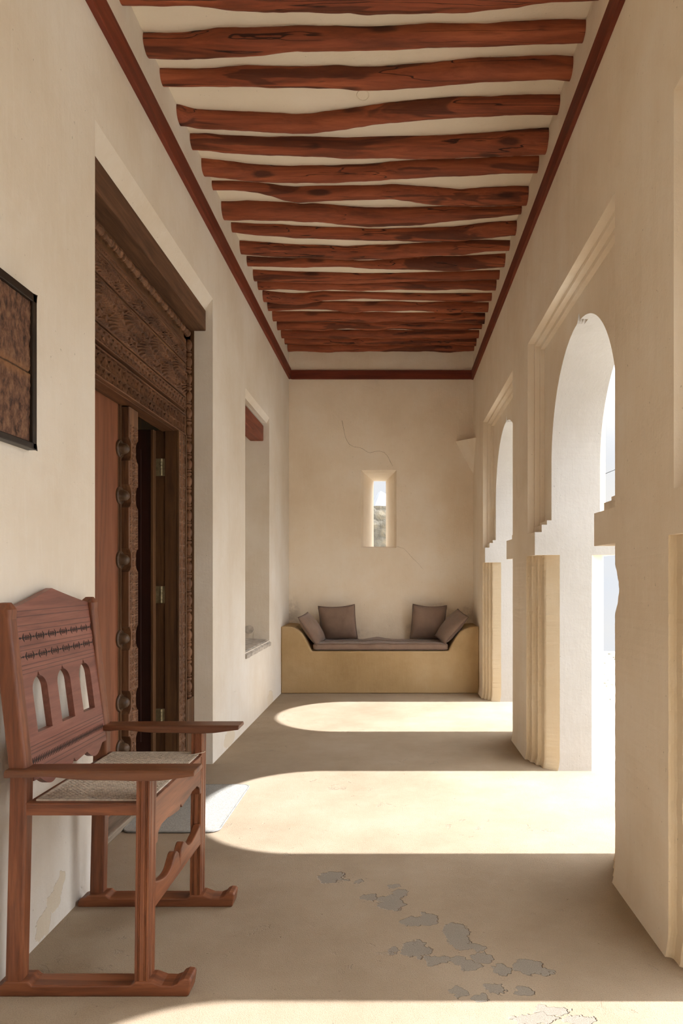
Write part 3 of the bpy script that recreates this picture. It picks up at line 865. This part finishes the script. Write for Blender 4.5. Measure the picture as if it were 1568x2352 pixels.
# ------------------------------------------------------------------ the chair
ch = thing('armchair', 'red-brown wooden armchair with cane seat and pierced high back, standing at lower left', 'chair', (-.95,2.43,0))
YN, YF = 2.112, 2.745       # near and far faces
def leanx(z):               # centre line of the back posts
    if z < .68: return -1.180+.015*min(1, z/.66)
    return -1.165-.055*(z-.68)/.50
def post(y0, y1):
    rings = []
    n = 30
    for i in range(n+1):
        z = .028+(1.165-.028)*i/n
        c = leanx(z); hw = .0255 if z < .68 else .0265
        ymid = (y0+y1)/2
        rings.append([(c-hw,y0,z),(c+hw-.006,y0,z),(c+hw,y0+.006,z),(c+hw,y1-.006,z),(c+hw-.006,y1,z),(c-hw,y1,z)])
    c = leanx(1.185)
    def inset(ring, dz, k):
        cx = sum(p[0] for p in ring)/6; cy = sum(p[1] for p in ring)/6
        return [(cx+(p[0]-cx)*k, cy+(p[1]-cy)*k, p[2]+dz) for p in ring]
    rings.append(inset(rings[-1], .018, 1.06)); rings.append(inset(rings[-1], .012, 1.0)); rings.append(inset(rings[-1], .022, .45))
    b = MB(); b.loft(rings); return b
post(YN,YN+.048).build('back_post', M_CHZ, ch, False, .003)
post(YF-.048,YF).build('back_post', M_CHZ, ch, False, .003)
def reeded(x0,x1,y0,y1,z0,z1, near=True, dx=0):
    """square leg with two reeded grooves on each face"""
    g = .0028; w = .0024
    def side(a, b_, n):
        pts = []
        for c in (.2,.3,.7,.8):
            t = a+(b_-a)*c; s = 1 if b_ > a else -1
            pts += [(t-s*w,0),(t,g),(t+s*w,0)]
        return pts
    plan = [(x0,y0)]+[(t,y0+d) for t,d in side(x0,x1,0)]+[(x1,y0)]+[(x1-d,t) for t,d in side(y0,y1,0)]+[(x1,y1)]+[(t,y1-d) for t,d in side(x1,x0,0)]+[(x0,y1)]
    b = MB(); n = 8
    b.loft([[(x+dx*(1-k/n),y,z0+(z1-z0)*k/n) for x,y in plan] for k in range(n+1)])
    return b
reeded(-.798,-.757,YN,YN+.062,.028,.680,dx=-.007).build('front_leg', M_CHZ, ch, False)
reeded(-.798,-.757,YF-.062,YF,.028,.688,dx=-.007).build('front_leg', M_CHZ, ch, False)
# runners with upturned toes
def runner(y0,y1):
    prof = [(-1.243,0),(-.642,0),(-.636,.004),(-.630,.045),(-.634,.054),(-.650,.056),(-.664,.050),(-.672,.040),(-.690,.033),(-.72,.034),(-.752,.046),(-.80,.046),
            (-.815,.034),(-1.12,.034),(-1.135,.046),(-1.205,.046),(-1.215,.036),(-1.236,.030),(-1.243,.018)]
    b = MB(); b.prism(prof,'y',y0,y1); return b
runner(YN-.004,YN+.066).build('runner', M_CHX, ch, False, .004)
runner(YF-.066,YF+.004).build('runner', M_CHX, ch, False, .004)
# arms
def arm(y0,y1,z0):
    n = 24; rings = []
    xa, xb = -1.197, -.612
    for i in range(n+1):
        u = i/n; x = xa+(xb-xa)*u
        lo = z0+(.004 if u < .1 else 0)+.010*math.exp(-((u-.22)/.13)**2)-.003*math.exp(-((u-.72)/.10)**2)+.012*max(0,(u-.84)/.16)
        hi = z0+.028
        k = .88+.12*min(1,u/.35)
        ym = (y0+y1)/2; hy = (y1-y0)/2*k
        if u == 1: x -= 0.0
        sk = .010 if i == n else 0
        rings.append([(x-.0,ym-hy,lo),(x,ym-hy,hi-.007),(x,ym-hy+.008,hi),(x,ym+hy-.008,hi),(x,ym+hy,hi-.007),(x,ym+hy,lo)])
    b = MB(); b.loft(rings); return b
arm(YN-.030,YN+.068,.676).build('armrest', M_CHARM, ch, False, .003)
arm(YF-.068,YF+.030,.684).build('armrest', M_CHARM, ch, False, .003)
# seat rails
b = MB(); b.box(-1.145,-.797,YN+.006,YN+.046,.556,.594); b.build('seat_rail', M_CHX, ch, False, .003)
b = MB(); b.box(-1.145,-.797,YF-.046,YF-.006,.556,.594); b.build('seat_rail', M_CHX, ch, False, .003)
b = MB(); b.box(-1.150,-1.110,YN+.047,YF-.047,.552,.592); b.build('seat_rail', M_CHY, ch, False, .003)
# front apron
ya, yb = YN+.060, YF-.060
def apr(u):
    s = abs(u-.5)*2
    z = .452+.038*min(1,((1-s)/.22))**.7
    if s < .52: z -= .016*(1-(s/.52))**.8+.002
    if s < .05: z += .016*(1-s/.05)
    if s > .92: z = .447
    return z
poly = [(ya,.592)]+[(ya+(yb-ya)*i/80, apr(i/80)) for i in range(81)]+[(yb,.592)]
b = MB(); b.prism(poly,'x',-.792,-.760); b.build('front_apron', M_CHY, ch, False, .002)
# front stretcher, bracket shaped
def strt(u):
    s = abs(u-.5)*2
    z = .298+.030*max(0,(s-.55)/.45)**1.5
    z += .040*math.exp(-((s-.17)/.16)**2)
    if s < .045: z -= .030*(1-s/.045)
    return z
poly = [(ya,.245)]+[(ya+(yb-ya)*i/90, strt(i/90)) for i in range(91)]+[(yb,.245)]
b = MB(); b.prism(poly,'x',-.790,-.762); b.build('stretcher', M_CHY, ch, False, .004)
# caned seat: woven strands
b = MB(); sx0,sx1,sy0,sy1 = -1.118,-.775,YN+.030,YF-.030
zt = .5975
cell = .0165
def strand(p,q,z,w):
    p = Vector((p[0],p[1],z)); q = Vector((q[0],q[1],z)); d = (q-p).normalized(); s = Vector((-d.y,d.x,0))*w
    v = [p-s,p+s,q+s,q-s]
    b.add([(*a[:2],z-.0006) for a in v]+[(*a[:2],z+.0006) for a in v], [(4,5,6,7),(3,2,1,0),(0,1,5,4),(1,2,6,5),(2,3,7,6),(3,0,4,7)])
x = sx0
while x < sx1:
    for o in (-.0022,.0022): strand((x+o,sy0),(x+o,sy1),zt,.0013)
    x += cell
y = sy0
while y < sy1:
    for o in (-.0022,.0022): strand((sx0,y+o),(sx1,y+o),zt+.001,.0013)
    y += cell
def clip(c, sg):
    pts = []
    # line y = sg*(x) + c within the rectangle
    for xx in (sx0,sx1):
        yy = sg*xx+c
        if sy0 <= yy <= sy1: pts.append((xx,yy))
    for yy in (sy0,sy1):
        xx = (yy-c)/sg
        if sx0 < xx < sx1: pts.append((xx,yy))
    return pts[:2] if len(pts) >= 2 else None
for sg in (1,-1):
    c = -2.0
    while c < 6:
        q = clip(c+(0 if sg > 0 else .003), sg)
        if q: strand(q[0],q[1],zt+.0018,.0015)
        c += cell*1.0
# border cane
for (xa,xb,y_a,y_b) in ((sx0-.004,sx1+.004,sy0-.005,sy0+.003),(sx0-.004,sx1+.004,sy1-.003,sy1+.005),(sx0-.005,sx0+.003,sy0,sy1),(sx1-.003,sx1+.005,sy0,sy1)):
    b.box(xa,xb,y_a,y_b,zt-.002,zt+.003)
seat = b.build('cane_seat', M_CANE, ch)
b = MB()
pts = []
for i in range(30):
    t = i/29; a = t*PI*1.15
    pts.append((-.800+.055*math.sin(a)*1.0, 2.66+.075*(t if t < .7 else 1.4-t)-.01, .604+.006*math.sin(t*PI)))
b.tube(pts, .0013, 6); b.build('loose_strand', M_CANE, seat, True)
# frame edge around the cane
b = MB()
b.box(-1.15,-.76,YN+.004,YN+.036,.590,.596); b.box(-1.15,-.76,YF-.036,YF-.004,.590,.596); b.box(-.785,-.758,YN+.05,YF-.05,.590,.596)
b.build('seat_frame', M_CHX, ch, False, .002)

# pierced back panel (2D curve with holes, leaned back)
def bx_(z): return -1.136-.132*(z-.64)
def panel_curve():
    cu = bpy.data.curves.new('back_outline','CURVE'); cu.dimensions = '2D'; cu.fill_mode = 'BOTH'; cu.extrude = .011
    def spl(pts):
        s = cu.splines.new('POLY'); s.points.add(len(pts)-1)
        for p,(u,v) in zip(s.points,pts): p.co = (u,v,0,1)
        s.use_cyclic_u = True
    y0_, y1_ = YN+.046, YF-.046; ym = (y0_+y1_)/2; hw_ = (y1_-y0_)/2
    out = []
    for i in range(81):            # scalloped lower edge
        u = -1+2*i/80; s = abs(u)
        z = .640+.012*(s > .86)
        if s < .86: z = .652-.034*math.sin(PI*min(1,(.86-s)/.50))*(1 if s > .36 else 1)
        if s < .36: z = .652-.034*math.sin(PI*(1-(.36-s)/.36*.5-.0)*1.0) if False else .652-.012*(1-s/.36)-.004
        if s < .05: z += .018*(1-s/.05)
        out.append((ym+u*hw_, z))
    for i in range(21):            # peaked top, slightly hollowed shoulders
        u = 1-2*i/20; s = abs(u)
        z = 1.197+.060*(1-s)**1.12
        out.append((ym+u*hw_, z))
    spl(out)
    for c in (-.163,0,.163):
        w = .047; pts = [(ym+c-w,.792),(ym+c+w,.792)]
        zs = .925
        for i in range(19):
            t = PI*i/18; u = w*math.cos(t); z = zs+.046*math.sin(t)
            if abs(u) < .007: z += .014*(1-abs(u)/.007)
            pts.append((ym+c+u, z))
        spl(pts)
    o = bpy.data.objects.new('tmp', cu); COL.objects.link(o)
    dg = bpy.context.evaluated_depsgraph_get()
    me = bpy.data.meshes.new_from_object(o.evaluated_get(dg))
    bpy.data.objects.remove(o); bpy.data.curves.remove(cu)
    for v in me.vertices:
        u, z, w = v.co
        v.co = (bx_(z)-.0235+w+.011, u, z)
    return me
bk = link('backrest', panel_curve(), M_CHB, ch, False, .0015, 1)
def motif_row(z, rowpitch=.0815, off=0.0):
    b = MB(); y0_, y1_ = YN+.052, YF-.052
    y = y0_-.02+off
    def quad(pts):
        pts = [(min(max(a,y0_),y1_),c) for a,c in pts]
        if max(p[0] for p in pts)-min(p[0] for p in pts) < .0008: return
        n = len(pts)
        fr = [(bx_(c)-.0235+.0228,a,c) for a,c in pts]; bk_ = [(bx_(c)-.0235+.016,a,c) for a,c in pts]
        b.add(fr+bk_, [tuple(range(n)), tuple(range(2*n-1,n-1,-1))]+[(i,(i+1)%n,n+(i+1)%n,n+i) for i in range(n)])
    while y < y1_+.05:
        quad([(y-.030,z),(y-.018,z-.014),(y-.020,z),(y-.018,z+.014)])
        quad([(y+.030,z),(y+.018,z+.014),(y+.020,z),(y+.018,z-.014)])
        quad([(y-.024,z-.0018),(y+.024,z-.0018),(y+.024,z+.0018),(y-.024,z+.0018)])
        for d in (-.011,-.004,.004,.011): quad([(y+d-.0016,z-.0075),(y+d+.0016,z-.0075),(y+d+.0008,z+.0075),(y+d-.0008,z+.0075)])
        quad([(y+.030,z),(y+.0405,z-.0035),(y+.051,z),(y+.0405,z+.0035)])
        y += rowpitch
    return b
motif_row(1.100).build('inlay', M_INLAY, bk)
motif_row(1.040,off=.004).build('inlay', M_INLAY, bk)
b = MB(); y = YN+.055
while y < YF-.055:
    z = .711
    for s in (1,-1):
        pts = [(y-.004,z),(y+.004,z),(y,z+s*.011)]
        fr = [(bx_(c)-.0235+.0228,a,c) for a,c in pts]; b2 = [(bx_(c)-.0235+.016,a,c) for a,c in pts]
        b.add(fr+b2, [(0,1,2),(5,4,3),(0,1,4,3),(1,2,5,4),(2,0,3,5)])
    y += .0105
b.build('inlay', M_INLAY, bk)

# ------------------------------------------------------------------ outside
b = MB()
def gz(x,y):
    d = math.hypot(x-1.5,y)
    z = -.16+.05*nz(x*.5,y*.5,0)+.03*nz(x*2,y*2,4)
    if x > 1.9: z += .10*math.exp(-((x-2.5)/.5)**2)*(.6+nz(y*.8,2,2))
    if y > 13.3: z -= (y-13.3)*.5
    return z
xs = [1.42+i*.12 for i in range(26)]+[4.6+i*1.2 for i in range(30)]
ys = [-14+i*1.0 for i in range(14)]+[i*.25 for i in range(56)]+[14+i*1.6 for i in range(10)]
vs = [(x,y,gz(x,y)) for y in ys for x in xs]; nx_ = len(xs)
b.add(vs, [(j*nx_+i,j*nx_+i+1,(j+1)*nx_+i+1,(j+1)*nx_+i) for j in range(len(ys)-1) for i in range(nx_-1)])
struct(b.build('ground', M_GROUND, None, True))
b = MB()
vs = []; xs = [-14+i*.8 for i in range(20)]; ys = [8.7+i*.8 for i in range(14)]
b.add([(x,y,.15+.08*nz(x,y,0)) for y in ys for x in xs], [(j*20+i,j*20+i+1,(j+1)*20+i+1,(j+1)*20+i) for j in range(13) for i in range(19)])
struct(b.build('ground', M_GROUND, None, True))
# low rubble wall beyond the slit window
b = MB(); rings = []
for i in range(61):
    x = -4.5+9*i/60
    top = 2.93+.05*nz(x*4,0,1)+.05*nz(x*1.3,5,1)
    ring = []
    for (dy,zz_) in ((0,.1),(.0,.7),(0,1.2),(0,1.7),(0,2.1),(0,2.5),(0,2.75),(.04,1.0),(.56,1.0),(.6,2.5),(.6,.1)):
        z = zz_
        if dy in (.04,.56): z = top
        ring.append((x, 16+dy+.07*nz(x*3,zz_*3,dy), z))
    rings.append(ring)
b.loft(rings)
tag(b.build('rubble_wall', M_RUBBLE, None, False, origin=(0,16.3,.1)), 'weathered grey rubble stone wall seen through the slit window', 'stone wall')
b = MB(); rings = []
for i in range(25):
    u = i/24; a = 2*PI*u
    pass
NR_ = 14
prof = [(0,5.2),(2,5.0),(4.5,3.6),(6.4,3.2),(7.4,2.2),(8.3,1.3),(8.6,.9)]
for z,r in prof:
    rings.append([(-.9+r*.55*math.cos(t*2*PI/NR_)*(1+.2*nz(t,z*.5,1)), 60+r*math.sin(t*2*PI/NR_)*.7, z+.25*nz(t*1.3,z,5)) for t in range(NR_)])
b.loft(rings)
tag(b.build('rock_outcrop', M_ROCK, None, False, origin=(-.9,60,0)), 'hazy pale rocky outcrop beyond the rubble wall, seen through the slit window', 'rock')
# overhead cable
b = MB()
pts = [(4.0+ i*.35, 13.2-.02*i, 3.25+.14*i) for i in range(24)]
b.tube(pts, .006, 6)
tag(b.build('overhead_cable', simple('black_cable', (.05,.05,.05), .6), None, True, origin=pts[0]), 'thin dark overhead cable against the sky through the nearest arch', 'cable')
# scattered stones and scrub in the sand
b = MB()
for i in range(420):
    x = random.uniform(1.75,5.5); y = random.uniform(2.5,13.0); s = random.uniform(.008,.03)*(1+.06*y)
    z = gz(x,y)+s*.2
    vs = [(x+s*random.uniform(.6,1.2)*a,y+s*random.uniform(.6,1.2)*c,z+s*.7*random.uniform(.5,1)*d) for a,c,d in ((1,0,0),(0,1,0),(-1,0,0),(0,-1,0),(0,0,1),(0,0,-1))]
    b.add(vs, [(0,1,4),(1,2,4),(2,3,4),(3,0,4),(1,0,5),(2,1,5),(3,2,5),(0,3,5)])
tag(b.build('scattered_stones', simple('grey_brown_stone', (.27,.24,.17), .95, 0, .4, 8)), 'small dark stones scattered in the pale sand outside the arches', 'stones', None, 'stuff')

# ------------------------------------------------------------------ light, sky, camera
sun = bpy.data.lights.new('sun','SUN'); so = bpy.data.objects.new('sun', sun); COL.objects.link(so)
so.location = (8,3,9); so.rotation_euler = (0, R(90-48.1), 0)
sun.energy = 4.35; sun.angle = R(.7); sun.color = (.965,1,1.05)

w = bpy.data.worlds.new('sky'); SC.world = w; w.use_nodes = True
nt = w.node_tree; bg = nt.nodes['Background']
tc = nt.nodes.new('ShaderNodeTexCoord')
nn = nt.nodes.new('ShaderNodeTexNoise'); nn.inputs['Scale'].default_value = 2.2; nn.inputs['Detail'].default_value = 6
mp = nt.nodes.new('ShaderNodeMapping'); mp.inputs['Scale'].default_value = (1,1,2.6)
nt.links.new(tc.outputs['Generated'], mp.inputs[0]); nt.links.new(mp.outputs[0], nn.inputs['Vector'])
rp = nt.nodes.new('ShaderNodeValToRGB')
rp.color_ramp.elements[0].position = .40; rp.color_ramp.elements[0].color = (.87,.92,1,1)
rp.color_ramp.elements[1].position = .62; rp.color_ramp.elements[1].color = (1,.975,.935,1)
nt.links.new(nn.outputs[0], rp.inputs[0]); nt.links.new(rp.outputs[0], bg.inputs['Color'])
dt = nt.nodes.new('ShaderNodeVectorMath'); dt.operation = 'DOT_PRODUCT'
nt.links.new(tc.outputs['Generated'], dt.inputs[0]); dt.inputs[1].default_value = (.42,0,.907)
mr = nt.nodes.new('ShaderNodeMapRange'); mr.interpolation_type = 'SMOOTHSTEP'
mr.inputs[1].default_value = .25; mr.inputs[2].default_value = .95; mr.inputs[3].default_value = .30; mr.inputs[4].default_value = 2.5
nt.links.new(dt.outputs['Value'], mr.inputs[0]); nt.links.new(mr.outputs[0], bg.inputs['Strength'])

cam = bpy.data.cameras.new('camera'); co = bpy.data.objects.new('camera', cam); COL.objects.link(co)
co.location = (0,0,H); co.rotation_euler = (R(90),0,0)
cam.sensor_fit = 'HORIZONTAL'; cam.sensor_width = 36; cam.lens = 36
# sensor_fit HORIZONTAL: shifts are in units of the frame's width
cam.shift_x = -122/1568; cam.shift_y = 147/1568
cam.clip_start = .05; cam.clip_end = 300
SC.camera = co

vs_ = SC.view_settings
vs_.view_transform = 'Standard'; vs_.look = 'None'; vs_.gamma = 1; vs_.use_curve_mapping = False
vs_.exposure = 1.6
SC.cycles.max_bounces = 8; SC.cycles.diffuse_bounces = 8; SC.cycles.glossy_bounces = 3
SC.cycles.use_adaptive_sampling = True; SC.cycles.adaptive_threshold = .07; SC.cycles.adaptive_min_samples = 14
SC.cycles.use_denoising = True
SC.cycles.sample_clamp_indirect = 6
